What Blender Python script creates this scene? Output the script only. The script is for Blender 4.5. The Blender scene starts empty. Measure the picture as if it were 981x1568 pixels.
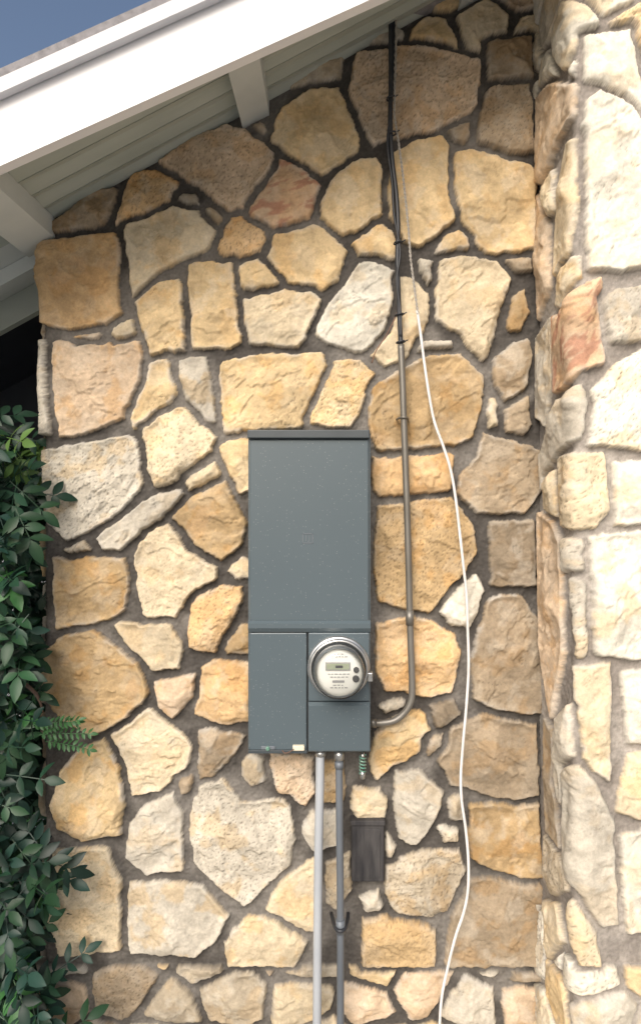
import bpy, bmesh, math, random
import numpy as np
from mathutils import Vector, Matrix
random.seed(7)
S=0.00196; D=1.95; ZC=1.90
def P(u,v,d=0.0):
    k=(D-d)/D*S
    return Vector(((u-490.5)*k, -d, ZC-(v-784)*k))
scene=bpy.context.scene
# ------------------------------------------------------------ helpers
def empty(name):
    o=bpy.data.objects.new(name,None); scene.collection.objects.link(o); return o
def link(o,parent=None):
    scene.collection.objects.link(o)
    if parent: o.parent=parent
    return o
def meshobj(name,verts,faces,mat,parent=None,smooth=False):
    me=bpy.data.meshes.new(name); me.from_pydata([tuple(v) for v in verts],[],faces); me.update()
    if mat: me.materials.append(mat)
    if smooth: me.polygons.foreach_set('use_smooth',[True]*len(me.polygons))
    return link(bpy.data.objects.new(name,me),parent)
def box(name,x0,x1,y0,y1,z0,z1,mat,parent=None,bev=0.003,seg=2):
    bm=bmesh.new(); bmesh.ops.create_cube(bm,size=1)
    for v in bm.verts:
        v.co=Vector((x0+(v.co.x+.5)*(x1-x0), y0+(v.co.y+.5)*(y1-y0), z0+(v.co.z+.5)*(z1-z0)))
    if bev>0: bmesh.ops.bevel(bm,geom=bm.edges[:],offset=bev,segments=seg,affect='EDGES',profile=.5)
    me=bpy.data.meshes.new(name); bm.to_mesh(me); bm.free(); me.materials.append(mat)
    return link(bpy.data.objects.new(name,me),parent)
def pbox(name,u0,v0,u1,v1,d0,d1,mat,parent=None,bev=0.003):
    a=P(u0,v0,d1); b=P(u1,v1,d1)
    return box(name,a.x,b.x,-d1,-d0,b.z,a.z,mat,parent,bev)
def tube(name,pts,r,mat,parent=None,res=12,closed=False,radii=None,sub=6):
    P_=[Vector(p) for p in pts]; out=[]; rr=[]
    n=len(P_)
    for i in range(n-1):
        p0=P_[max(i-1,0)];p1=P_[i];p2=P_[i+1];p3=P_[min(i+2,n-1)]
        r1=radii[i] if radii else r; r2=radii[i+1] if radii else r
        for j in range(sub):
            t=j/sub
            out.append(0.5*((2*p1)+(p2-p0)*t+(2*p0-5*p1+4*p2-p3)*t*t+(3*p1-p0-3*p2+p3)*t**3)); rr.append(r1+(r2-r1)*t)
    out.append(P_[-1]); rr.append(radii[-1] if radii else r)
    verts=[];faces=[]
    up=Vector((0,-1,0.01)).normalized()
    m=len(out)
    for i,p in enumerate(out):
        tg=(out[min(i+1,m-1)]-out[max(i-1,0)]).normalized()
        side=tg.cross(up)
        if side.length<1e-3: side=tg.cross(Vector((1,0,0)))
        side.normalize(); nn=side.cross(tg).normalized()
        for k in range(res):
            a=2*math.pi*k/res
            verts.append(p+(side*math.cos(a)+nn*math.sin(a))*rr[i])
    for i in range(m-1):
        for k in range(res):
            a=i*res+k;b=i*res+(k+1)%res
            faces.append((a,b,b+res,a+res))
    faces.append(tuple(range(res))[::-1]); faces.append(tuple(range((m-1)*res,m*res)))
    o=meshobj(name,verts,faces,mat,parent,True)
    o.data.polygons[-1].use_smooth=False;o.data.polygons[-2].use_smooth=False
    return o
def lathe(name,center,prof,mat,parent=None,seg=64,soft=False):
    verts=[];faces=[]
    def ring(r,h):
        i=len(verts)
        for k in range(seg):
            a=2*math.pi*k/seg
            verts.append(Vector((center.x+r*math.cos(a),center.y-h,center.z+r*math.sin(a))))
        return i
    last=None
    for i in range(len(prof)-1):
        a0=last if (soft and last is not None) else ring(*prof[i])
        if prof[i+1][0]<=1e-6:
            j=len(verts); verts.append(Vector((center.x,center.y-prof[i+1][1],center.z)))
            for k in range(seg): faces.append((a0+k,a0+(k+1)%seg,j))
            return meshobj(name,verts,faces,mat,parent,True)
        b0=ring(*prof[i+1]); last=b0
        for k in range(seg): faces.append((a0+k,a0+(k+1)%seg,b0+(k+1)%seg,b0+k))
    return meshobj(name,verts,faces,mat,parent,True)
# ------------------------------------------------------------ materials
def newmat(name):
    m=bpy.data.materials.new(name); m.use_nodes=True
    nt=m.node_tree; b=nt.nodes['Principled BSDF']; return m,nt,b
def noisemat(name,c1,c2,scale=8,rough=.6,metal=0,bump=.1,bscale=60,detail=6,rvar=.0,stretch=None,spec=.5,specks=None):
    m,nt,b=newmat(name); N=nt.nodes;L=nt.links
    tc=N.new('ShaderNodeTexCoord'); mp=N.new('ShaderNodeMapping')
    if stretch: mp.inputs['Scale'].default_value=stretch
    L.new(tc.outputs['Object'],mp.inputs[0])
    n=N.new('ShaderNodeTexNoise'); n.inputs['Scale'].default_value=scale; n.inputs['Detail'].default_value=detail
    L.new(mp.outputs[0],n.inputs['Vector'])
    r=N.new('ShaderNodeValToRGB'); r.color_ramp.elements[0].position=.3; r.color_ramp.elements[1].position=.7
    r.color_ramp.elements[0].color=(*c1,1); r.color_ramp.elements[1].color=(*c2,1)
    L.new(n.outputs['Fac'],r.inputs[0]); out=r.outputs[0]
    if specks:
        vo=N.new('ShaderNodeTexVoronoi'); vo.inputs['Scale'].default_value=specks[0]; L.new(mp.outputs[0],vo.inputs['Vector'])
        cr=N.new('ShaderNodeMapRange'); cr.inputs['From Min'].default_value=.22; cr.inputs['From Max'].default_value=.14; L.new(vo.outputs['Distance'],cr.inputs[0])
        sp=N.new('ShaderNodeSeparateColor'); L.new(vo.outputs['Color'],sp.inputs[0])
        gt=N.new('ShaderNodeMath'); gt.operation='GREATER_THAN'; gt.inputs[1].default_value=.7; L.new(sp.outputs[0],gt.inputs[0])
        mu=N.new('ShaderNodeMath'); mu.operation='MULTIPLY'; L.new(cr.outputs[0],mu.inputs[0]); L.new(gt.outputs[0],mu.inputs[1])
        mu2=N.new('ShaderNodeMath'); mu2.operation='MULTIPLY'; L.new(mu.outputs[0],mu2.inputs[0]); mu2.inputs[1].default_value=.55
        mx=N.new('ShaderNodeMix'); mx.data_type='RGBA'; L.new(mu2.outputs[0],mx.inputs['Factor']); L.new(out,mx.inputs['A']); mx.inputs['B'].default_value=(*specks[1],1)
        out=mx.outputs['Result']
    L.new(out,b.inputs['Base Color'])
    n2=N.new('ShaderNodeTexNoise'); n2.inputs['Scale'].default_value=bscale; n2.inputs['Detail'].default_value=5
    L.new(mp.outputs[0],n2.inputs['Vector'])
    bp=N.new('ShaderNodeBump'); bp.inputs['Strength'].default_value=bump; bp.inputs['Distance'].default_value=.004
    L.new(n2.outputs['Fac'],bp.inputs['Height']); L.new(bp.outputs[0],b.inputs['Normal'])
    if rvar:
        mr=N.new('ShaderNodeMapRange'); mr.inputs['To Min'].default_value=rough-rvar; mr.inputs['To Max'].default_value=rough+rvar
        mr.inputs['From Min'].default_value=.3; mr.inputs['From Max'].default_value=.7
        L.new(n.outputs['Fac'],mr.inputs[0]); L.new(mr.outputs[0],b.inputs['Roughness'])
    else: b.inputs['Roughness'].default_value=rough
    b.inputs['Metallic'].default_value=metal
    b.inputs['Specular IOR Level'].default_value=spec
    return m
def stonemat():
    m,nt,b=newmat('fieldstone_and_mortar'); N=nt.nodes;L=nt.links
    at=N.new('ShaderNodeAttribute'); at.attribute_name='Col'
    tc=N.new('ShaderNodeTexCoord')
    def noise(sc,det,rg=.6):
        n=N.new('ShaderNodeTexNoise'); n.inputs['Scale'].default_value=sc; n.inputs['Detail'].default_value=det; n.inputs['Roughness'].default_value=rg
        L.new(tc.outputs['Object'],n.inputs['Vector']); return n
    n1=noise(22,7,.65); n2=noise(140,5,.7)
    mr=N.new('ShaderNodeMapRange'); mr.inputs['From Min'].default_value=.3; mr.inputs['From Max'].default_value=.7
    mr.inputs['To Min'].default_value=.85; mr.inputs['To Max'].default_value=1.13; L.new(n1.outputs['Fac'],mr.inputs[0])
    mr2=N.new('ShaderNodeMapRange'); mr2.inputs['From Min'].default_value=.3; mr2.inputs['From Max'].default_value=.65
    mr2.inputs['To Min'].default_value=.84; mr2.inputs['To Max'].default_value=1.07; L.new(n2.outputs['Fac'],mr2.inputs[0])
    mu=N.new('ShaderNodeMath'); mu.operation='MULTIPLY'; L.new(mr.outputs[0],mu.inputs[0]); L.new(mr2.outputs[0],mu.inputs[1])
    vm=N.new('ShaderNodeVectorMath'); vm.operation='SCALE'; L.new(at.outputs['Color'],vm.inputs[0]); L.new(mu.outputs[0],vm.inputs['Scale'])
    L.new(vm.outputs[0],b.inputs['Base Color'])
    b.inputs['Roughness'].default_value=.88; b.inputs['Specular IOR Level'].default_value=.25
    ad3=N.new('ShaderNodeMath'); ad3.operation='MULTIPLY_ADD'; L.new(n1.outputs['Fac'],ad3.inputs[0]); ad3.inputs[1].default_value=.7; L.new(n2.outputs['Fac'],ad3.inputs[2])
    bp=N.new('ShaderNodeBump'); bp.inputs['Strength'].default_value=.42; bp.inputs['Distance'].default_value=.004
    L.new(ad3.outputs[0],bp.inputs['Height']); L.new(bp.outputs[0],b.inputs['Normal'])
    return m
M_stone=stonemat()
M_panel=noisemat('grey_enamel_steel',(.076,.102,.118),(.080,.107,.123),scale=3,rough=.30,bump=.035,bscale=90,rvar=.02,specks=(150,(.26,.28,.29)))
M_panel_dark=noisemat('grey_enamel_edge',(.035,.045,.052),(.05,.062,.07),scale=9,rough=.45,bump=.05)
M_seam=noisemat('seam_shadow_gap',(.012,.014,.016),(.02,.022,.024),rough=.8)
M_steel=noisemat('galvanized_steel',(.42,.43,.43),(.62,.63,.62),scale=30,rough=.32,metal=.9,bump=.05,rvar=.08)
M_emt=noisemat('weathered_conduit',(.14,.13,.11),(.23,.22,.20),scale=16,rough=.42,metal=.5,bump=.08,stretch=(1,1,.25),rvar=.08)
M_pvc=noisemat('light_grey_conduit',(.36,.39,.43),(.47,.50,.53),scale=10,rough=.45,metal=.2,bump=.05,stretch=(1,1,.3))
M_pvc2=noisemat('dark_grey_conduit',(.10,.115,.135),(.16,.18,.205),scale=10,rough=.5,metal=.25,bump=.08,stretch=(1,1,.3))
M_black=noisemat('black_cable_jacket',(.015,.017,.02),(.03,.033,.04),rough=.45,bump=.05)
M_white=noisemat('white_cable_jacket',(.62,.61,.59),(.76,.75,.74),scale=20,rough=.4,bump=.03)
M_greywire=noisemat('twisted_grey_wire',(.22,.20,.17),(.46,.43,.39),scale=150,rough=.5,bump=.4,bscale=300)
M_rust=noisemat('brown_wire',(.10,.05,.03),(.2,.1,.06),rough=.5)
M_fascia=noisemat('white_painted_fascia',(.78,.78,.80),(.83,.83,.84),scale=4,rough=.5,bump=.06,bscale=30)
M_soffit=noisemat('pale_green_grey_paint',(.37,.41,.37),(.45,.49,.45),scale=5,rough=.6,bump=.1,bscale=40,stretch=(.3,3,1))
M_beam=noisemat('beam_paint',(.54,.58,.57),(.62,.66,.65),scale=6,rough=.55,bump=.1,bscale=40)
M_roof=noisemat('roof_shingle',(.16,.155,.16),(.28,.27,.28),scale=40,rough=.9,bump=.5,bscale=80)
M_trim=noisemat('roof_edge_metal',(.50,.50,.52),(.58,.58,.60),scale=10,rough=.5,bump=.1)
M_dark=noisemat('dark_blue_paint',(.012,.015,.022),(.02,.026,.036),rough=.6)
M_green=noisemat('green_corrosion',(.06,.22,.17),(.3,.42,.34),scale=120,rough=.5,metal=.4,bump=.4,bscale=300)
M_tag=noisemat('beige_tag',(.6,.55,.4),(.72,.68,.55),rough=.5)
M_face=noisemat('meter_face_white',(.66,.66,.62),(.72,.72,.68),rough=.4,bump=0)
M_lcd=noisemat('lcd_grey_green',(.27,.30,.22),(.32,.35,.26),rough=.25,bump=0)
M_print=noisemat('dark_print',(.04,.04,.045),(.08,.08,.08),rough=.5,bump=0)
M_print2=noisemat('grey_print',(.25,.25,.25),(.32,.32,.32),rough=.5,bump=0)
M_ublock=noisemat('weathered_dark_cover',(.018,.018,.021),(.065,.062,.062),scale=14,rough=.8,bump=.6,bscale=60,stretch=(3,1,.6),spec=.3)
M_bark=noisemat('bark',(.05,.032,.025),(.12,.08,.06),scale=40,rough=.9,bump=.6)
def glassmat():
    m,nt,b=newmat('clear_glass_dome'); N=nt.nodes;L=nt.links
    t=N.new('ShaderNodeBsdfTransparent'); t.inputs[0].default_value=(.97,.98,.98,1)
    g=N.new('ShaderNodeBsdfGlossy'); g.inputs['Roughness'].default_value=.04
    f=N.new('ShaderNodeFresnel'); f.inputs['IOR'].default_value=1.45
    mx=N.new('ShaderNodeMixShader'); L.new(f.outputs[0],mx.inputs[0]); L.new(t.outputs[0],mx.inputs[1]); L.new(g.outputs[0],mx.inputs[2])
    L.new(mx.outputs[0],nt.nodes['Material Output'].inputs[0]); return m
M_glass=glassmat()
def leafmat():
    m,nt,b=newmat('leaf_green'); N=nt.nodes;L=nt.links
    at=N.new('ShaderNodeAttribute'); at.attribute_name='Col'
    L.new(at.outputs['Color'],b.inputs['Base Color'])
    b.inputs['Roughness'].default_value=.42; b.inputs['Specular IOR Level'].default_value=.32
    tr=N.new('ShaderNodeBsdfTranslucent'); vm=N.new('ShaderNodeVectorMath'); vm.operation='SCALE'; vm.inputs['Scale'].default_value=1.4
    L.new(at.outputs['Color'],vm.inputs[0]); L.new(vm.outputs[0],tr.inputs[0])
    mx=N.new('ShaderNodeMixShader'); mx.inputs[0].default_value=.22; L.new(b.outputs[0],mx.inputs[1]); L.new(tr.outputs[0],mx.inputs[2])
    L.new(mx.outputs[0],nt.nodes['Material Output'].inputs[0]); return m
M_leaf=leafmat()
# ------------------------------------------------------------ numpy noise
def vnoise(x,y,seed=0):
    rs=np.random.RandomState(seed); g=rs.rand(256,256)*2*np.pi
    gx=np.cos(g);gy=np.sin(g)
    xi=np.floor(x).astype(int);yi=np.floor(y).astype(int);xf=x-xi;yf=y-yi
    u=xf**3*(xf*(xf*6-15)+10); v=yf**3*(yf*(yf*6-15)+10)
    def d(a,b): 
        i=(xi+a)&255;j=(yi+b)&255
        return gx[i,j]*(xf-a)+gy[i,j]*(yf-b)
    return ((d(0,0)*(1-u)+d(1,0)*u)*(1-v)+(d(0,1)*(1-u)+d(1,1)*u)*v)*1.5
def fbm(x,y,seed=0,o=4,g=.5):
    t=0;a=1
    for i in range(o):
        t=t+a*vnoise(x*2**i,y*2**i,seed+i); a*=g
    return t
def sst(a,b,x):
    t=np.clip((x-a)/(b-a),0,1); return t*t*(3-2*t)
def lin(c): return tuple(((v/255)/12.92 if v/255<=.04045 else ((v/255+.055)/1.055)**2.4) for v in c)
COL={k:np.array(lin(v)) for k,v in dict(
 c=(226,209,178),y=(230,204,160),o=(224,190,144),p=(221,197,168),g=(188,175,153),b=(196,169,128),w=(238,232,216),
 h=(209,201,185),k=(150,136,116),r=(226,194,160),s=(174,157,133)).items()}
ALB=0.80
MAIN="""
p 535,140 545,85 640,72 735,95 733,165 700,185 660,205 610,212 570,222 552,195
s 738,140 808,132 815,235 775,240 730,222 732,175
s 745,70 810,60 812,120 745,125
y 430,170 475,140 515,135 535,175 550,205 548,232 520,255 490,268 460,250 415,215 420,195
g 440,135 470,95 525,90 522,122 470,130
s 388,195 400,190 412,200 405,210 390,208
p 245,250 300,212 350,195 385,205 418,235 415,265 370,325 345,325 310,290 270,270
o 205,268 245,262 275,280 270,300 230,330 180,345 178,325 190,290
s 80,345 120,315 150,295 185,290 183,310 160,345 110,358 75,360
r 430,248 470,265 492,285 485,325 460,345 420,350 380,335 382,315 400,290
y 540,248 575,245 584,262 582,330 560,350 520,362 485,330 485,310 510,275
y 600,240 640,215 680,210 686,230 683,290 695,335 670,360 640,378 615,370 600,350 592,300
y 693,235 740,232 800,250 818,265 818,380 775,390 740,390 710,345 695,290
s 682,200 715,190 717,210 710,222 690,215
g 315,322 340,322 345,340 335,345 315,330
g 270,300 300,298 305,315 280,315
o 62,370 100,365 175,360 185,375 180,440 187,480 170,500 110,508 68,495 62,440
c 190,345 215,335 270,318 305,325 333,360 325,380 280,400 240,420 205,455 200,400
o 345,340 370,330 400,350 415,375 385,390 340,397 333,380
y 412,365 470,345 495,350 530,385 515,430 490,447 440,435 410,400
y 210,465 245,435 275,430 282,460 285,540 235,545 222,520
y 290,405 355,402 362,450 368,525 355,535 295,533 290,460
y 367,410 395,398 430,430 425,442 385,450 367,440
c 372,460 400,447 480,443 492,465 470,515 455,532 385,528 373,490
w 550,405 575,395 600,418 604,470 590,505 570,528 545,542 500,525 480,510 490,485 530,435
c 608,425 640,430 658,460 655,490 640,515 620,548 590,560 569,545 594,510 608,470
y 540,375 575,345 605,350 610,395 590,400 550,392
y 665,392 680,362 700,355 718,365 715,385
c 670,400 700,390 765,400 780,430 765,470 745,545 735,552 700,510 665,490 665,440
h 640,400 662,400 663,430 655,440 642,430
s 770,395 810,400 813,415 790,418 768,405
b 775,500 783,455 800,445 808,480 795,505 778,508
h 640,524 690,525 695,535 640,540
s 755,550 780,530 805,520 812,545 800,600 770,618 755,590
c 745,612 758,610 760,650 748,655
s 770,625 805,605 810,650 800,665 775,662
o 105,515 155,505 158,525 120,525
c 172,500 205,492 208,515 180,524
p 80,522 200,525 217,520 220,545 215,590 190,640 130,665 95,670 83,620 80,570
h 62,520 74,520 76,600 80,665 66,665
y 235,555 258,545 262,580 272,600 265,615 235,635 205,660 202,630 220,590
h 275,550 315,548 325,590 332,645 315,645 285,610 277,580
y 340,555 400,545 490,542 502,560 480,610 460,655 370,660 345,668 342,640 337,600
y 510,555 545,550 570,572 555,620 535,655 480,650 472,640 490,600
b 565,600 600,575 650,545 700,542 735,575 738,620 720,670 690,685 640,690 580,695 566,660
h 68,690 130,680 205,668 215,690 218,740 195,780 150,805 105,828 75,800 68,740
c 220,655 260,630 285,625 330,670 325,690 290,715 265,745 240,745 228,720
c 285,735 330,708 340,725 310,748 290,748
y 335,685 350,672 390,672 390,750 368,755 350,720
b 265,790 300,755 345,737 365,775 378,800 370,830 340,858 300,830 280,805
h 150,825 200,780 270,745 282,755 260,785 210,820 185,845 160,840
c 208,850 225,815 258,803 290,845 333,870 328,890 295,905 270,945 225,948 212,900
b 85,855 190,853 202,880 195,930 175,945 90,965 85,910
g 100,840 130,828 138,842 110,850
c 350,875 370,853 388,860 388,885 362,885
o 295,925 320,900 370,897 372,915 355,950 330,998 292,990 290,960
b 345,990 370,955 388,955 388,998 350,1000
o 570,700 680,690 692,700 690,750 580,760 570,750
s 740,665 775,675 825,690 828,750 800,785 730,785 697,755 705,725 730,700
b 578,775 690,763 720,800 727,845 710,880 655,938 580,920 572,870 575,810
k 748,800 815,798 818,895 790,900 750,895
w 672,935 700,895 725,880 740,905 730,940 715,960 690,955
o 577,955 640,943 695,970 702,1000 690,1060 655,1065 590,1055 577,1030
s 735,950 745,915 790,905 830,960 835,1000 825,1090 770,1090 725,1070 720,1010
b 70,1000 100,970 145,965 215,1015 228,1060 200,1100 140,1125 90,1095 72,1060
c 177,955 255,950 280,985 275,1020 235,1025 200,990
p 237,1045 300,1030 297,1065 265,1097 245,1080
o 312,1020 330,1010 388,1015 388,1100 340,1110 300,1090 303,1070
c 173,1125 210,1090 235,1087 300,1140 285,1175 245,1210 205,1215 190,1170
y 120,1150 160,1130 188,1170 190,1230 185,1275 130,1283 90,1265 80,1230 95,1180
s 305,1120 330,1115 375,1125 360,1150 330,1190 305,1190 303,1150
h 370,1165 385,1155 405,1160 410,1195 385,1200 372,1185
p 412,1150 480,1155 482,1210 465,1230 430,1210 415,1190
h 300,1205 340,1188 370,1228 440,1222 450,1270 445,1320 375,1385 345,1365 300,1320 290,1270
h 200,1260 225,1230 265,1215 280,1240 280,1330 225,1337 195,1310
c 85,1300 165,1295 185,1345 185,1450 95,1460 75,1400
h 200,1350 250,1345 310,1355 350,1400 330,1440 300,1460 200,1455 198,1400
s 275,1190 295,1185 300,1210 280,1213
c 440,1340 480,1310 487,1420 450,1420 410,1390 415,1370
c 345,1440 380,1400 430,1405 470,1440 450,1475 350,1475
h 460,1270 478,1240 515,1240 518,1290 480,1300
c 540,1205 580,1203 592,1225 588,1250 545,1250 535,1225
y 575,1120 620,1085 655,1090 658,1115 640,1150 600,1170 575,1193 565,1165
h 580,1080 615,1065 622,1085 590,1092
h 605,1180 640,1178 680,1215 660,1260 635,1292 610,1280 603,1230
s 690,1115 740,1092 818,1110 822,1215 790,1227 730,1210 690,1200 672,1165
k 655,1080 690,1068 702,1090 675,1115 660,1105
b 715,1230 820,1228 828,1340 790,1345 720,1310 712,1270
g 590,1325 640,1300 700,1298 712,1330 685,1390 640,1403 605,1400 590,1365
b 555,1405 590,1398 640,1405 665,1425 665,1475 555,1475
s 690,1400 715,1345 760,1340 830,1355 832,1475 680,1475
g 683,1220 705,1215 712,1260 690,1255
h 670,1265 700,1262 700,1285 680,1288
h 550,1370 580,1362 585,1390 560,1395
g 500,1320 534,1305 536,1360 515,1390 500,1380
h 590,1275 605,1295 600,1312 592,1308
s 650,1130 680,1120 675,1140 655,1155
b 490,1165 525,1165 528,1225 495,1225
"""
PIL="""
p 828,150 845,130 884,130 884,180 860,215 838,280 827,280
c 872,222 886,210 888,320 872,400 852,420 858,300
c 838,285 852,262 856,320 846,330 838,320
p 826,300 845,345 846,440 828,490 824,400
c 862,405 888,395 888,425 864,500 856,470
r 853,485 880,440 915,430 920,555 885,570 870,600 855,600
h 820,520 848,485 850,580 838,650 822,640
h 832,700 860,612 885,592 900,620 890,670 850,705 834,750
c 838,730 855,720 858,790 840,780
p 829,785 850,800 864,830 868,1000 850,1100 832,990
h 866,825 892,828 892,870 870,875
h 876,885 896,892 900,1000 880,1005
h 857,1100 876,1080 878,1155 865,1170 866,1240 852,1200
s 837,1100 850,1120 852,1195 862,1300 840,1270
g 838,1280 864,1315 878,1360 850,1370 838,1330
c 840,1380 858,1385 868,1440 845,1465
c 882,1360 908,1425 915,1475 887,1475 874,1400
w 893,160 915,145 960,165 985,200 1005,410 940,415 900,412 893,300 890,200
w 895,60 960,50 985,170 960,150 920,130 895,125
h 915,460 945,445 990,440 995,520 930,525
w 905,600 940,560 985,535 1010,560 1000,690 900,680
c 860,700 920,695 930,780 905,810 865,805
w 938,710 1000,705 1000,800 940,803
w 900,820 1000,815 1010,1000 960,1008 905,1000
c 878,1020 930,1015 930,1195 895,1170 880,1100
w 950,1030 1010,1020 1010,1140 960,1135
h 865,1180 890,1170 935,1250 942,1410 915,1415 870,1330
c 960,1155 1010,1150 1010,1260 940,1240
w 945,1280 1000,1265 1010,1420 960,1425
c 990,200 1060,170 1090,300 1080,400 1015,400
"""
def parse(t):
    out=[]
    for l in t.strip().splitlines():
        p=l.split(); out.append((p[0],[tuple(map(float,q.split(','))) for q in p[1:]]))
    return out
def polysd(px,py,poly):
    n=len(poly); d=np.full(px.shape,1e9); ins=np.zeros(px.shape,bool)
    for i in range(n):
        ax,ay=poly[i];bx,by=poly[(i+1)%n]
        ex,ey=bx-ax,by-ay; wx,wy=px-ax,py-ay
        t=np.clip((wx*ex+wy*ey)/(ex*ex+ey*ey+1e-12),0,1)
        d=np.minimum(d,(wx-ex*t)**2+(wy-ey*t)**2)
        c=((ay>py)!=(by>py))&(px<(bx-ax)*(py-ay)/((by-ay) if abs(by-ay)>1e-9 else 1e-9)+ax)
        ins^=c
    return np.where(ins,1,-1)*np.sqrt(d)
def stonewall(name,polys,Q,Z,path,parent,genmask,mortar,seed,grow,gap,Hm,gencols,warp=1.0,genscale=(.17,.15),alb=ALB):
    rs=np.random.RandomState(seed)
    q=Q.ravel();z=Z.ravel()
    wq=q+warp*(.0045*fbm(q*22,z*22,seed+1,3)+.0020*vnoise(q*85,z*85,seed+5))
    wz=z+warp*(.0045*fbm(q*22,z*22,seed+11,3)+.0020*vnoise(q*85,z*85,seed+15))
    n=len(q); s1=np.full(n,-1e3);s2=np.full(n,-1e3);idx=np.full(n,-1)
    mg=.05
    for i,(c,pl) in enumerate(polys):
        xs=[p[0] for p in pl];zs=[p[1] for p in pl]
        m=np.where((wq>min(xs)-mg)&(wq<max(xs)+mg)&(wz>min(zs)-mg)&(wz<max(zs)+mg))[0]
        if len(m)==0: continue
        sd=polysd(wq[m],wz[m],pl)
        b=sd>s1[m]
        s2[m]=np.where(b,s1[m],np.maximum(s2[m],sd)); idx[m]=np.where(b,i,idx[m]); s1[m]=np.where(b,sd,s1[m])
    ss=np.minimum(s1+grow,(s1-s2)/2-gap/2)
    idx=np.where(ss>-.03,idx,-1)
    gm=np.where(genmask(q,z)&(s1<.0))[0]
    cols=[COL[c] for c,_ in polys]; cen=[(np.mean([p[0] for p in pl]),np.mean([p[1] for p in pl])) for _,pl in polys]
    red=[1. if c=='r' else 0. for c,_ in polys]
    base=len(polys)
    if len(gm):
        gw,gh=genscale
        cx=[];k0=int(q.min()/gw)-2;k1=int(q.max()/gw)+2
        for a in range(k0,k1):
            for b in range(-1,int(z.max()/gh)+2):
                cx.append(((a+.5*(b%2)+rs.uniform(-.32,.32))*gw,(b+rs.uniform(-.32,.32))*gh))
        cx=np.array(cx); d1=np.full(len(gm),1e3);d2=np.full(len(gm),1e3);ii=np.zeros(len(gm),int)
        for k,(a,b) in enumerate(cx):
            dd=np.hypot((wq[gm]-a)/1.1,wz[gm]-b); bb=dd<d1
            d2=np.where(bb,d1,np.minimum(d2,dd)); ii=np.where(bb,k,ii); d1=np.where(bb,dd,d1)
        sg=(d2-d1)/2-gap/2; sg=np.minimum(sg,-(s1[gm])-grow-gap)
        use=(sg>ss[gm])
        g=gm[use]; ss[g]=sg[use]; idx[g]=base+ii[use]
        for k in range(len(cx)):
            cols.append(COL[gencols[rs.randint(len(gencols))]]); cen.append(tuple(cx[k])); red.append(0.)
    cols=np.array(cols);cen=np.array(cen);red=np.array(red);K=len(cols)
    H=Hm*rs.uniform(.75,1.3,K); ang=rs.uniform(0,2*np.pi,(K,6)); sl=rs.uniform(.03,.28,(K,6)); off=rs.uniform(.0,.007,(K,6))
    rnd=rs.rand(K,4)
    inside=(idx>=0)&(ss>0)
    I=np.clip(idx,0,K-1)
    dq=q-cen[I,0]+.010*vnoise(q*25,z*25,seed+7);dz=z-cen[I,1]+.010*vnoise(q*25,z*25,seed+8)
    fac=np.full(n,1e3)
    for k in range(6):
        fac=np.minimum(fac,(np.cos(ang[I,k])*dq+np.sin(ang[I,k])*dz)*sl[I,k]+off[I,k])
    fac=np.clip(fac,-.015,.008)
    oq=q+rnd[I,0]*37;oz=z+rnd[I,1]*53
    th=(rnd[I,2]-.5)*2.2
    rq=oq*np.cos(th)+oz*np.sin(th);rz=-oq*np.sin(th)+oz*np.cos(th)
    n1=fbm(rq*5,rz*9,seed+21,5,.5);n2=fbm(rq*10,rz*16,seed+31,4,.5);n3=fbm(oq*45,oz*45,seed+41,3,.6)
    led=.0042*sst(-.012,.012,n1)+.0020*sst(-.012,.012,n2-.12)+.0025*sst(-.012,.012,n1-.40)+.0018*sst(-.01,.01,n2+.38)
    ew=.0065
    prof=1-(1-np.clip(ss/ew,0,1))**2.4
    prof2=sst(0,.025,ss)
    h=np.where(inside,prof*(H[I]*.82)+prof2*(H[I]*.18+fac+led+.0009*n3+.0012*n1),
        .0025*fbm(q*20,z*20,seed+71,3)+.0018*fbm(q*90,z*90,seed+75,2)-.003*sst(0,.02,-ss))
    h=np.where(inside,np.maximum(h,.0008),h)
    C=cols[I]*alb
    C=C*(1+.13*n1+.10*n3)[:,None]*(1+(rnd[I,3]-.5)*.16)[:,None]
    org=sst(.05,.45,fbm(oq*9,oz*9,seed+81,4,.6))*(.2+.5*(rnd[I,1]))
    C=C*(1-org[:,None])+org[:,None]*C*np.array([1.0,.84,.62])
    pal=sst(.05,.45,fbm(oq*11,oz*11,seed+91,4,.6))*(.2+.4*rnd[I,0])
    C=C*(1-pal[:,None])+pal[:,None]*(C*.6+.40*np.array([.62,.59,.52]))
    rs_=sst(.02,.40,fbm(rq*10,rz*38,seed+95,4,.55))*red[I]*.75
    C=C*(1-rs_[:,None])+rs_[:,None]*np.array([.42,.20,.13])
    # pale mortar haze and chipped rims along some edges
    edge=(1-sst(0,.016,ss))*sst(-.25,.35,fbm(q*16,z*16,seed+97,3,.6))*(.15+.65*rnd[I,2])
    C=C*(1-edge[:,None])+edge[:,None]*np.array([.56,.53,.48])*(.6+.5*cols[I][:,:1])
    crack=np.exp(-(fbm(rq*6,rz*9,seed+101,4,.5)/.012)**2)*sst(.4,.7,rnd[I,2])*sst(-.1,.3,vnoise(oq*8,oz*8,seed+3))
    crack2=np.exp(-(fbm(rz*5,rq*7,seed+105,4,.55)/.010)**2)*sst(.0,.3,vnoise(oq*9,oz*9,seed+13))
    C=C*(1-.42*crack-.28*crack2)[:,None]; h=np.where(inside,h-.003*crack-.0015*crack2,h)
    pit=sst(.38,.55,vnoise(q*160,z*160,seed+111))*sst(.72,.8,rnd[I,3])
    C=C*(1-.45*pit)[:,None]; h=np.where(inside,h-.002*pit,h)
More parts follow.
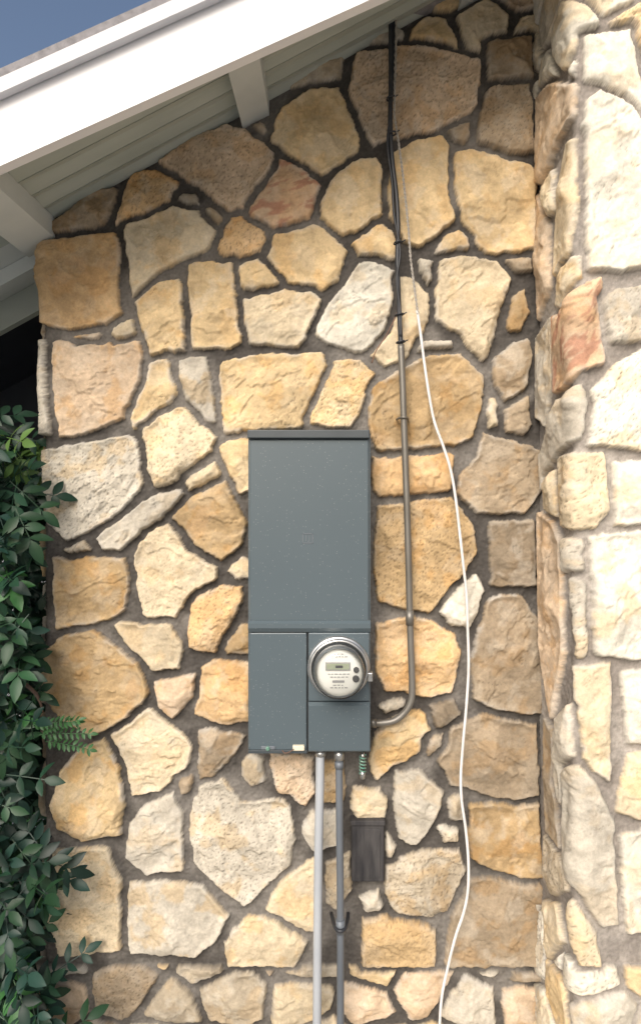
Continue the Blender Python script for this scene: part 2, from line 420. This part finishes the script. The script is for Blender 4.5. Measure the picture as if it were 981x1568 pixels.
    stain=sst(.1,.6,fbm(q*3.2,z*3.2,seed+121,4,.6))
    C=C*(1-.15*stain)[:,None]
    m1,m2=np.array(mortar[0]),np.array(mortar[1])
    t=sst(-.25,.35,fbm(q*2.5,z*2.5,seed+131,4,.6))[:,None]
    MC=m1*(1-t)+m2*t; MC=MC*(1+.22*vnoise(q*120,z*120,seed+141)+.15*fbm(q*30,z*30,seed+145,3))[:,None]
    w=sst(-.0005,.0015,ss)*(idx>=0)
    C=np.clip(C*w[:,None]+MC*(1-w[:,None]),.01,.85)
    x,y,nx,ny=path(q)
    co=np.stack([x+nx*h,y+ny*h,z],1)
    R,Cn=Q.shape
    a=np.arange((R-1)*Cn).reshape(R-1,Cn)[:,:-1].ravel()
    f=np.stack([a,a+1,a+1+Cn,a+Cn],1)
    me=bpy.data.meshes.new(name)
    me.vertices.add(n); me.vertices.foreach_set('co',co.astype(np.float32).ravel())
    me.loops.add(f.size); me.loops.foreach_set('vertex_index',f.astype(np.int32).ravel())
    me.polygons.add(len(f)); me.polygons.foreach_set('loop_start',np.arange(0,f.size,4,dtype=np.int32))
    me.update(calc_edges=True)
    me.polygons.foreach_set('use_smooth',np.ones(len(f),bool))
    ca=me.color_attributes.new('Col','FLOAT_COLOR','POINT')
    ca.data.foreach_set('color',np.concatenate([C,w[:,None]],1).astype(np.float32).ravel())
    me.materials.append(M_stone); me.validate()
    return link(bpy.data.objects.new(name,me),parent)
house=empty('stone_house')
XL=P(66,0).x; X0=P(825,0).x; r=.02; Lc=r*math.pi/2; dP=.276
def ZJ(x): return ZC+.55*x+672.5*S
step=.0036
q0=XL+r-Lc
qs=np.concatenate([np.arange(q0-.9,q0-.06,.012),np.arange(q0-.06,X0+.03,step)])
def pathM(q):
    t=np.clip((q-q0)/r,0,math.pi/2)
    x=np.where(q<q0,XL,np.where(q<q0+Lc,XL+r-r*np.cos(t),q)); y=np.where(q<q0,r+(q0-q),np.where(q<q0+Lc,r-r*np.sin(t),0))
    return x,y,-np.cos(t),-np.sin(t)
rows=np.concatenate([np.linspace(0,.09,14)[:-1],np.linspace(.09,1,900)])
xq,_,_,_=pathM(qs)
Q=np.tile(qs,(len(rows),1)); Z=rows[:,None]*(ZJ(np.maximum(xq,XL))+.03)[None,:]
polyM=[(c,[(P(u,v).x,P(u,v).z) for u,v in pl]) for c,pl in parse(MAIN)]
zlo=P(0,1476).z; zhi=P(0,128).z
stonewall('stone_wall',polyM,Q,Z,pathM,house,lambda q,z:(z<zlo)|(z>zhi)|(q<q0-.01),
   ((.070,.064,.058),(.165,.153,.138)),11,.004,.018,.021,'cyhsgyp')
q1=dP-r
def pathP(q):
    t=np.clip((q-q1)/r,0,math.pi/2)
    x=np.where(q<q1,X0,np.where(q<q1+Lc,X0+r-r*np.cos(t),X0+r+(q-q1-Lc))); y=np.where(q<q1,-q,np.where(q<q1+Lc,-(dP-r)-r*np.sin(t),-dP))
    return x,y,-np.cos(t),-np.sin(t)
def mapP(u,v):
    dd=D*(1-334.5/max(u-490.5,334.6))
    if dd<dP: 
        k=(D-dd)/D*S; return (dd,ZC-(v-784)*k)
    p=P(u,v,dP); return (q1+Lc+p.x-X0-r,p.z)
qs=np.arange(-.03,1.25,.004); xq,_,_,_=pathP(qs)
rows=np.concatenate([np.linspace(0,.09,14)[:-1],np.linspace(.09,1,780)])
Q=np.tile(qs,(len(rows),1)); Z=rows[:,None]*(ZJ(xq)+.03)[None,:]
polyP=[(c,[mapP(u,v) for u,v in pl]) for c,pl in parse(PIL)]
zl2=P(0,1478,dP).z; zh2=P(0,128,dP).z; qr=mapP(1015,0)[0]
stonewall('wing_wall',polyP,Q,Z,pathP,house,lambda q,z:(z<zl2)|(z>zh2)|(q>qr),
   ((.25,.225,.20),(.36,.33,.295)),29,.005,.014,.020,'wcwhwy',warp=.8,alb=.90)  # whiter stones and raised albedo paint in the brighter light on this wall
# ------------------------------------------------------------ roof
XA=-2.4; XB=2.0
def zf(x): return ZC+.45*x+585*S
def zs(x): return ZC+.50*x+640*S
YF=-.40
def slab(name,pa,pb,mat,par=house):
    n=len(pa[1]); v=[(pa[0],y,z) for y,z in pa[1]]+[(pb[0],y,z) for y,z in pb[1]]
    f=[tuple(range(n))[::-1],tuple(range(n,2*n))]+[(i,(i+1)%n,(i+1)%n+n,i+n) for i in range(n)]
    return meshobj(name,v,f,mat,par)
def fasc(x,y0,y1,a,b): return (x,[(y0,zf(x)+a),(y1,zf(x)+a),(y1,zf(x)+b),(y0,zf(x)+b)])
slab('fascia_board',fasc(XA,YF-.03,YF,0,.175),fasc(XB,YF-.03,YF,0,.175),M_fascia)
slab('roof_edge_trim',fasc(XA,YF-.055,YF-.033,.150,.185),fasc(XB,YF-.055,YF-.033,.150,.185),M_trim)
YB=.30
nb=5
for i in range(nb):
    ya=YF+.002+(0-YF)*i/nb; yb=YF-.0015+(0-YF)*(i+1)/nb
    def zz(x,y): t=(y-YF)/(0-YF); return zs(x)*(1-t)+ZJ(x)*t
    slab('soffit_board_%d'%i,(XA,[(ya,zz(XA,ya)),(yb,zz(XA,yb)),(yb,zz(XA,yb)+.018),(ya,zz(XA,ya)+.018)]),
         (XB,[(ya,zz(XB,ya)),(yb,zz(XB,yb)),(yb,zz(XB,yb)+.018),(ya,zz(XB,ya)+.018)]),M_soffit)
xe=XL-.005
slab('side_soffit',(XA,[(0,ZJ(XA)+.002),(YB,ZJ(XA)+.002),(YB,ZJ(XA)+.02),(0,ZJ(XA)+.02)]),(xe,[(0,ZJ(xe)+.002),(YB,ZJ(xe)+.002),(YB,ZJ(xe)+.02),(0,ZJ(xe)+.02)]),M_beam)
slab('side_soffit_beam',(XA,[(.10,ZJ(XA)-.05),(.15,ZJ(XA)-.05),(.15,ZJ(XA)),(.10,ZJ(XA))]),(xe-.03,[(.10,ZJ(xe-.03)-.05),(.15,ZJ(xe-.03)-.05),(.15,ZJ(xe-.03)),(.10,ZJ(xe-.03))]),M_beam)
slab('roof_deck',(XA,[(YF-.05,zf(XA)+.188),(3.5,ZJ(XA)+.17),(3.5,ZJ(XA)+.21),(YF-.05,zf(XA)+.21)]),(XB,[(YF-.05,zf(XB)+.188),(3.5,ZJ(XB)+.17),(3.5,ZJ(XB)+.21),(YF-.05,zf(XB)+.21)]),M_roof)
def lookout(name,xa,xb,drop):
    v=[];
    for y in (YF+.001,.03):
        for x,sgn in ((xa,1),(xb,1)):
            t=(y-YF)/(0-YF); zt=zs(x)*(1-t)+ZJ(x)*t+.004
            v+= [(x,y,zt-drop),(x,y,zt)]
    f=[(0,1,3,2),(4,6,7,5),(0,2,6,4),(1,5,7,3),(0,4,5,1),(2,3,7,6)]
    return meshobj(name,v,f,M_beam,house)
lookout('lookout_beam_1',P(372,0).x,P(412,0).x,.045)
lookout('lookout_beam_2',P(38,0).x,P(84,0).x,.06)
lookout('lookout_beam_3',P(700,0).x,P(742,0).x,.045)
lookout('lookout_beam_4',P(-290,0).x,P(-245,0).x,.06)
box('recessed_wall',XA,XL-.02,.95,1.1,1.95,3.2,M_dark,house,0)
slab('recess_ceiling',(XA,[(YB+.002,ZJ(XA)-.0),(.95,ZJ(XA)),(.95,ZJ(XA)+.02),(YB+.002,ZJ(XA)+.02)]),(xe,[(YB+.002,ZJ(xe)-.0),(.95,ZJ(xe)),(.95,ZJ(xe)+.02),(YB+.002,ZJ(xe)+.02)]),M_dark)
slab('recess_header',(XA,[(YB-.03,ZJ(XA)-.10),(YB,ZJ(XA)-.10),(YB,ZJ(XA)),(YB-.03,ZJ(XA))]),(xe,[(YB-.03,ZJ(xe)-.10),(YB,ZJ(xe)-.10),(YB,ZJ(xe)),(YB-.03,ZJ(xe))]),M_soffit)
# ------------------------------------------------------------ electrical panel
pan=empty('electrical_panel')
F=.115
pbox('enclosure',380,664,567,1151,0.0,F,M_panel,pan,.002)
pbox('top_hood',378.5,658,566,671,0.0,F+.022,M_panel_dark,pan,.003)
pbox('upper_door',382,672.5,564.5,952,F-.01,F+.010,M_panel,pan,.004)
a=P(380,951,F+.012);b=P(567,968,F+.012)
def profbar(name,x0,x1,prof,mat,par):
    n=len(prof); v=[(x0,-d,z) for d,z in prof]+[(x1,-d,z) for d,z in prof]
    f=[tuple(range(n)),tuple(range(n,2*n))[::-1]]+[(i,i+n,(i+1)%n+n,(i+1)%n) for i in range(n)]
    o=meshobj(name,v,f,mat,par); return o
profbar('door_flange',a.x,b.x,[(F-.01,a.z+.002),(F+.011,a.z+.001),(F+.018,a.z-.006),(F+.018,b.z+.012),(F+.010,b.z),(F-.01,b.z)],M_panel,pan)
pbox('lower_left_cover',382,969,469.5,1149,F-.01,F+.008,M_panel,pan,.003)
pbox('meter_cover',472,969,565.5,1074,F-.01,F+.014,M_panel,pan,.003)
a=P(472,1075,F+.014);b=P(565.5,1152,F+.012)
profbar('meter_cover_lower',a.x,b.x,[(F-.01,a.z),(F+.014,a.z),(F+.022,a.z-.008),(F+.010,b.z+.004),(F+.006,b.z),(F-.01,b.z)],M_panel,pan)
pbox('bottom_lip',380,1149,470,1154,F-.05,F+.014,M_panel_dark,pan,.001)
pbox('cover_seam',469,969,472.5,1150,F-.012,F+.0015,M_seam,pan,0)
for nme,(u0,v0,u1,v1) in dict(a=(463,817,464.0,832),b=(478.0,817,479,832),c=(463,817,479,818),d=(463,831,479,832),e=(468,820,469,829),f=(473,820,474,829)).items():
    pbox('embossed_mark_'+nme,u0,v0,u1,v1,F+.008,F+.0112,M_pvc2,pan,0)
c=P(410,1146,F+.012); lathe('padlock_screw',c,[(.006,-.004),(.006,.004),(.004,.006),(.0,.006)],M_green,pan,16)
pbox('latch_hasp',400,1143,421,1148,F,F+.012,M_pvc2,pan,.001)
pbox('seal_tag',448,1142,466,1150,F,F+.018,M_tag,pan,.002)
tube('seal_wire',[P(450,1147,F+.02),P(442,1152,F+.022),P(436,1153,F+.02),P(432,1149,F+.016)],.0012,M_rust,pan,6)
# ------------------------------------------------------------ meter
met=empty('electric_meter')
mc=P(518,1021,F+.014)
Rm=.0835
lathe('ring_flange',mc,[(Rm+.004,-.002),(Rm+.004,.010),(Rm+.001,.014),(Rm-.003,.014),(Rm-.004,.022),(Rm-.001,.026),(Rm-.003,.030),(Rm-.008,.031),(Rm-.010,.026),(Rm-.010,.0)],M_steel,met,soft=True)
lathe('meter_base',mc,[(Rm-.0105,.001),(Rm-.0105,.028),(Rm-.018,.03),(Rm-.018,.035),(.0,.035)],M_panel_dark,met)
lathe('meter_body',mc,[(.068,.034),(.068,.062),(.064,.065),(0,.065)],M_face,met)
lathe('face_rim',mc,[(.0685,.060),(.0685,.068),(.065,.068),(.064,.0655)],M_pvc,met)
lathe('glass_dome',mc,[(Rm-.011,.030),(Rm-.013,.06),(Rm-.015,.082),(Rm-.020,.092),(Rm-.032,.098),(.025,.101),(0,.102)],M_glass,met,soft=True)
mf=.0665
def fbx(n,x0,x1,z0,z1,mat,h=.0012,bev=0):
    box(n,mc.x+x0,mc.x+x1,mc.y-mf-h,mc.y-mf+.002,mc.z+z0,mc.z+z1,mat,met,bev)
fbx('lcd_frame',-.037,.030,.006,.028,M_print2,.002,.0008)
fbx('lcd_screen',-.034,.027,.009,.025,M_lcd,.003)
fbx('lcd_digits',-.010,.010,.013,.020,M_print,.0033)
random.seed(3)
for i,(zz_,w) in enumerate(((.050,.014),(.043,.022),(-.004,.030),(-.012,.024),(-.034,.016),(-.041,.024))):
    x=-w; k=0
    while x<w-.004:
        l=random.uniform(.004,.009); fbx('print_%d_%d'%(i,k),x,min(x+l,w),zz_-.0010,zz_+.0010,M_print2,.0008); x+=l+.0035;k+=1
for i,(dx,dz,rr) in enumerate(((.046,.008,.0075),(.045,-.016,.009))):
    c=Vector((mc.x+dx,mc.y-mf,mc.z+dz)); lathe('port_%d'%i,c,[(rr,-.001),(rr,.006),(rr*.7,.008),(0,.008)],M_print,met,24)
fbx('bar_code',-.018,.014,-.027,-.021,M_print2,.0009)
box('ring_clasp',mc.x+Rm-.004,mc.x+Rm+.010,mc.y-.030,mc.y-.004,mc.z-.034,mc.z-.010,M_steel,met,.002)
# ------------------------------------------------------------ conduits & cables
cond=empty('electrical_conduit')
dc=.052
pts=[P(566,1107,dc),P(585,1107,dc),P(604,1103,dc),P(620,1090,dc),P(629,1072,dc),P(630.5,1050,dc),P(629,1000,dc),P(627,940,dc),P(624,820,dc),P(620,700,dc),P(616,590,dc),P(613.5,528,dc)]
tube('pipe',pts,.0098,M_emt,cond,20)
tube('coupling',[P(627.2,957,dc),P(626.8,935,dc)],.0122,M_emt,cond,20,sub=1)
tube('box_connector',[P(566,1107,dc),P(576,1107,dc)],.013,M_emt,cond,20,sub=1)
def strap(name,u,v,par,wd=.032,hh=.010,d=dc,rr=.0092,mat=M_emt):
    c=P(u,v,d); tube(name,[(c.x-wd/2,-.02,c.z),(c.x-rr-.004,-d+.006,c.z),(c.x-rr*.5,-d-rr-.001,c.z),(c.x+rr*.5,-d-rr-.001,c.z),(c.x+rr+.004,-d+.006,c.z),(c.x+wd/2,-.02,c.z)],hh/2.5,mat,par,8)
strap('strap_1',617.5,640,cond)
c2=empty('electrical_conduit')
tube('pipe',[P(490,1148,.085),P(489.5,1200,.085),P(487.5,1300,.085),P(486,1440,.085),P(485,1600,.085),P(484,1740,.085)],.0125,M_pvc,c2,20)
tube('locknut',[P(490.5,1149,.085),P(490.5,1157,.085)],.0155,M_steel,c2,8,sub=1)
tube('ground_foot',[P(484,1735,.085),P(484,1748,.085)],.018,M_pvc,c2,16,sub=1)
c3=empty('electrical_conduit')
tube('pipe',[P(519,1150,.085),P(519,1170,.085),P(520,1300,.085),P(521,1400,.085),P(521,1600,.085),P(521,1745,.085)],.0105,M_pvc2,c3,20)
tube('connector',[P(519,1149,.085),P(519,1163,.085)],.0145,M_steel,c3,8,sub=1)
tube('coupling',[P(519,1166,.085),P(519.2,1176,.085)],.0128,M_pvc2,c3,16,sub=1)
tube('joint',[P(521,1408,.085),P(521,1428,.085)],.0135,M_pvc2,c3,16,sub=1)
strap('clamp',521,1420,c3,.05,.014,.085,.0135,M_black)
gc=empty('ground_clamp')
tube('stem',[P(555,1152,.085),P(555,1166,.085)],.005,M_steel,gc,10,sub=1)
import math as mt
hp=[]
for i in range(40):
    a=i*0.9; p=P(555,1156+i*.72,.085); hp.append((p.x+.0085*mt.cos(a),p.y+.0085*mt.sin(a),p.z))
tube('coil',hp,.0022,M_green,gc,6,sub=2)
tube('tip',[P(555,1180,.085),P(554.5,1192,.085)],.0075,M_steel,gc,8,sub=1)
bc=empty('service_cable')
pts=[P(598,-60,.05),P(598,60,.05),P(598,130,.05),P(597,190,.05),P(600,245,.052),P(606,295,.05),P(609,345,.05),P(608,400,.05),P(610,460,.05),P(612,500,.05),P(613.3,530,.05)]
tube('black_jacket',pts,.0070,M_black,bc,12)
pts=[P(603,-60,.054),P(603,60,.054),P(601,130,.054),P(596,185,.056),P(593,225,.056),P(600,280,.056),P(603,330,.056),P(612,385,.056),P(607,430,.056),P(613,480,.056),P(613,515,.056)]
tube('black_jacket_thin',pts,.0036,M_black,bc,8)
for i,(u,v) in enumerate(((598,151),(600,205),(609,372),(611,482),(613,524))):
    c=P(u,v,.05)
    lst=[]
    for k in range(13):
        a=2*mt.pi*k/12; lst.append((c.x+.012*mt.cos(a),c.y+.012*mt.sin(a)-.001,c.z+.002*mt.cos(a)))
    tube('tie_%d'%i,lst,.0026,M_black,bc,6,sub=2)
    tube('tie_tail_%d'%i,[(c.x+.010,c.y-.006,c.z),(c.x+.020,c.y-.012,c.z+.004)],.0018,M_black,bc,6,sub=2)
tube('brown_wire',[P(611,470,.05),P(602,492,.046),P(590,515,.044),P(575,538,.044),P(569,556,.04)],.0016,M_rust,bc,6)
wc=empty('white_cable')
top=[(606,-60),(606,60),(604,130),(603,175),(610,220),(616,265),(621,310),(625,350),(628,395),(634,440),(640,485)]
for ph in (0,mt.pi):
    lst=[]
    for i in range(len(top)-1):
        for j in range(14):
            t=j/14; u=top[i][0]*(1-t)+top[i+1][0]*t; v=top[i][1]*(1-t)+top[i+1][1]*t
            a=(i*14+j)*1.5+ph; p=P(u,v,.058); lst.append((p.x+.0022*mt.cos(a),p.y+.0022*mt.sin(a),p.z))
    tube('twisted_pair_%d'%int(ph),lst,.0020,M_greywire,wc,6,sub=1)
low=[(638,475),(643,510),(648,550),(655,600),(664,645),(677,682),(689,715),(696,755),(702,810),(708,860),(713,910),(716,960),(717,1020),(714,1080),(709,1130),(705,1185),(707,1225),(713,1270),(717,1320),(715,1365),(708,1400),(698,1432),(686,1475),(676,1530),(672,1600),(675,1680),(690,1735)]
rs_=random.Random(5)
tube('white_jacket',[P(u+rs_.uniform(-.8,.8),v,.056 if v<1200 else .06) for u,v in low],.0042,M_white,wc,10,sub=5)
ub=empty('utility_cover')
pbox('cover_plate',538,1259,588,1351,.0,.034,M_ublock,ub,.005)
pbox('cover_lip',536.5,1257,589.5,1265,.0,.040,M_ublock,ub,.003)
pbox('inner_panel',545,1270,582,1345,.03,.0365,M_ublock,ub,.002)
# ------------------------------------------------------------ shrub
shrub=empty('shrub')
def build_leaves(name,specs,parent):
    V=[];Fc=[];Cc=[]
    for (pos,dirv,length,lw,col,nl,rn) in specs:
        d=dirv.normalized(); upv=Vector((rn.uniform(-.3,.3),-1.0,rn.uniform(.2,1.1))).normalized()
        side=d.cross(upv)
        if side.length<.05: side=Vector((1,0,0))
        side.normalize(); nrm=side.cross(d).normalized()
        def leaf(base,ld,ll,ww,cc,tw):
            ld=ld.normalized(); sd=(ld.cross(nrm)); 
            if sd.length<.05: return
            sd.normalize(); nn=sd.cross(ld); sd=(sd*mt.cos(tw)+nn*mt.sin(tw)).normalized(); nn=sd.cross(ld)
            i0=len(V)
            prof=[(0,.0,0),(.18,.62,.05),(.42,1,.06),(.7,.78,0),(.9,.32,-.08),(1,0,-.14)]
            for t,w,hh in prof:
                c=base+ld*(ll*t)+nn*(ll*hh)
                V.append(c-nn*(ww*.12*w)); Cc.append(cc*1.12)
                V.append(c+sd*(ww*w*.5)); Cc.append(cc)
                V.append(c-sd*(ww*w*.5)); Cc.append(cc)
            for k in range(5):
                a=i0+3*k;b=a+3
                Fc.append((a,a+1,b+1,b)); Fc.append((a,b,b+2,a+2))
        for k in range(nl):
            t=(k+.8)/nl; base=pos+d*(length*t)+nrm*(-.25*length*t*t)
            for sg in (-1,1):
                leaf(base,d*.55+side*sg+nrm*rn.uniform(-.25,.15),lw*rn.uniform(.8,1.15)*(1-.25*abs(t-.5)),lw*.44,col*rn.uniform(.8,1.25),rn.uniform(-.5,.5))
        leaf(pos+d*length-nrm*(.25*length),d-nrm*.3,lw*1.1,lw*.5,col,rn.uniform(-.3,.3))
        i0=len(V)
        for t in (0,.5,1):
            c=pos+d*(length*t)+nrm*(-.25*length*t*t)-nrm*.001
            V.append(c+side*.0012);V.append(c-side*.0012);Cc.append(col);Cc.append(col)
        Fc.append((i0,i0+1,i0+3,i0+2));Fc.append((i0+2,i0+3,i0+5,i0+4))
    o=meshobj(name,V,Fc,M_leaf,parent,True)
    ca=o.data.color_attributes.new('Col','FLOAT_COLOR','POINT')
    arr=np.array([[c[0],c[1],c[2],1] for c in Cc],dtype=np.float32); ca.data.foreach_set('color',arr.ravel())
    return o
rn=random.Random(21)
edge=[(560,-60),(630,-10),(650,40),(700,60),(760,70),(800,80),(860,62),(930,80),(985,88),(1030,62),(1080,55),(1110,80),(1150,60),(1220,35),(1260,75),(1300,124),(1350,84),(1400,64),(1440,98),(1500,112),(1600,120),(1760,110)]
def emax(v):
    for (a,b),(c,d) in zip(edge,edge[1:]):
        if a<=v<=c: return b+(d-b)*(v-a)/(c-a)
    return 60
specs=[]
G=[Vector((.012,.036,.021)),Vector((.017,.052,.030)),Vector((.026,.074,.034)),Vector((.010,.030,.022)),Vector((.017,.048,.036))]
for i in range(1150):
    v=rn.uniform(640,1760); dpt=rn.uniform(-.5,.22); e=emax(v)
    u=e-34-abs(rn.gauss(0,1))*85
    if dpt<-.02: u=min(u,55)
    p=P(u,v,max(dpt,0)); p.y=-dpt
    if p.x>XL-.04 and dpt<.09: p.y=-rn.uniform(.10,.2)
    dr=Vector((rn.uniform(-.5,1.0),rn.uniform(-.9,.2),rn.uniform(-.9,.35)))
    col=G[rn.randrange(5)]*rn.uniform(.55,1.2)
    if rn.random()<.07: col=Vector((.035,.12,.035))
    if v<720 and rn.random()<.4: col=Vector((.08,.15,.04))
    specs.append((p,dr,rn.uniform(.07,.12),rn.uniform(.046,.068),col,rn.choice((2,2,3)),rn))
build_leaves('leaves',specs,shrub)
sp=[]
for (u,v,du,dv) in ((60,1125,70,-8),(70,1135,62,6),(66,1120,45,-22),(50,1110,60,-10)):
    a=P(u,v,.16);b=P(u+du,v+dv,.17); sp.append((a,b-a,(b-a).length,.022,Vector((.04,.11,.04)),9,rn))
build_leaves('sprig',sp,shrub)
for i in range(16):
    u0=rn.uniform(-330,0); y0=rn.uniform(-.15,.3); z1=rn.uniform(1.0,2.0)
    a=Vector(((u0-490.5)*S,y0,0)); u1=u0+rn.uniform(-40,70); b=Vector(((min(u1,20)-490.5)*S,y0-rn.uniform(0,.15),z1))
    m1=a.lerp(b,.35)+Vector((rn.uniform(-.06,.06),rn.uniform(-.04,.04),0)); m2=a.lerp(b,.7)+Vector((rn.uniform(-.06,.06),rn.uniform(-.04,.04),0))
    tube('branch_%d'%i,[a,m1,m2,b],.01,M_bark,shrub,8,radii=[.014,.011,.008,.003])
tube('branch_front',[P(-40,1000,.15),P(20,1035,.17),P(55,1062,.16),P(66,1090,.13)],.005,M_bark,shrub,8,radii=[.008,.006,.005,.002])
hedge=empty('hedge')
specs=[]
rh=random.Random(4)
for i in range(1000):
    p=Vector((rh.uniform(-3.6,-.85),rh.uniform(.45,1.6),rh.uniform(.0,2.0)))
    dr=Vector((rh.uniform(-1,1),rh.uniform(-1,.3),rh.uniform(-.8,.5)))
    col=G[rh.randrange(5)]*rh.uniform(.5,1.0)
    specs.append((p,dr,rh.uniform(.08,.14),rh.uniform(.05,.07),col,3,rh))
build_leaves('leaves',specs,hedge)
for i in range(8):
    x=-3.4+i*.36; tube('stem_%d'%i,[(x,1,0),(x+.05,1.02,.8),(x-.04,.98,1.7)],.02,M_bark,hedge,8,radii=[.025,.018,.006])
# ------------------------------------------------------------ ground
M_ground=noisemat('dry_pale_ground',(.26,.255,.245),(.36,.355,.34),scale=3,rough=.95,bump=.6,bscale=30)
meshobj('ground',[(-80,-80,0),(80,-80,0),(80,80,0),(-80,80,0)],[(0,1,2,3)],M_ground)
# ------------------------------------------------------------ light
w=bpy.data.worlds.new('World'); scene.world=w; w.use_nodes=True
nt=w.node_tree; bg=nt.nodes['Background']; sky=nt.nodes.new('ShaderNodeTexSky'); sky.sky_type='NISHITA'; sky.sun_disc=False
el=math.radians(36); az=math.radians(198)
sky.sun_elevation=el; sky.sun_rotation=az; sky.air_density=1.0; sky.dust_density=6.0; sky.ozone_density=1.0
nt.links.new(sky.outputs[0],bg.inputs[0]); bg.inputs[1].default_value=.15
sd=Vector((math.sin(az)*math.cos(el),math.cos(az)*math.cos(el),math.sin(el)))
l=bpy.data.lights.new('sun','SUN'); l.energy=2.7; l.angle=math.radians(40); l.color=(1,.975,.94)
lo=bpy.data.objects.new('sun',l); link(lo); lo.rotation_euler=sd.to_track_quat('Z','Y').to_euler(); lo.location=(0,-3,6)
# ------------------------------------------------------------ camera
cam=bpy.data.cameras.new('camera'); co=link(bpy.data.objects.new('camera',cam))
co.location=(0,-D,ZC); co.rotation_euler=(math.radians(90),0,0)
cam.sensor_fit='VERTICAL'; cam.sensor_height=24; cam.lens=12/((784*S)/D); cam.clip_end=500; cam.clip_start=.02
scene.camera=co
scene.view_settings.view_transform='Standard'; scene.view_settings.look='None'; scene.view_settings.exposure=0
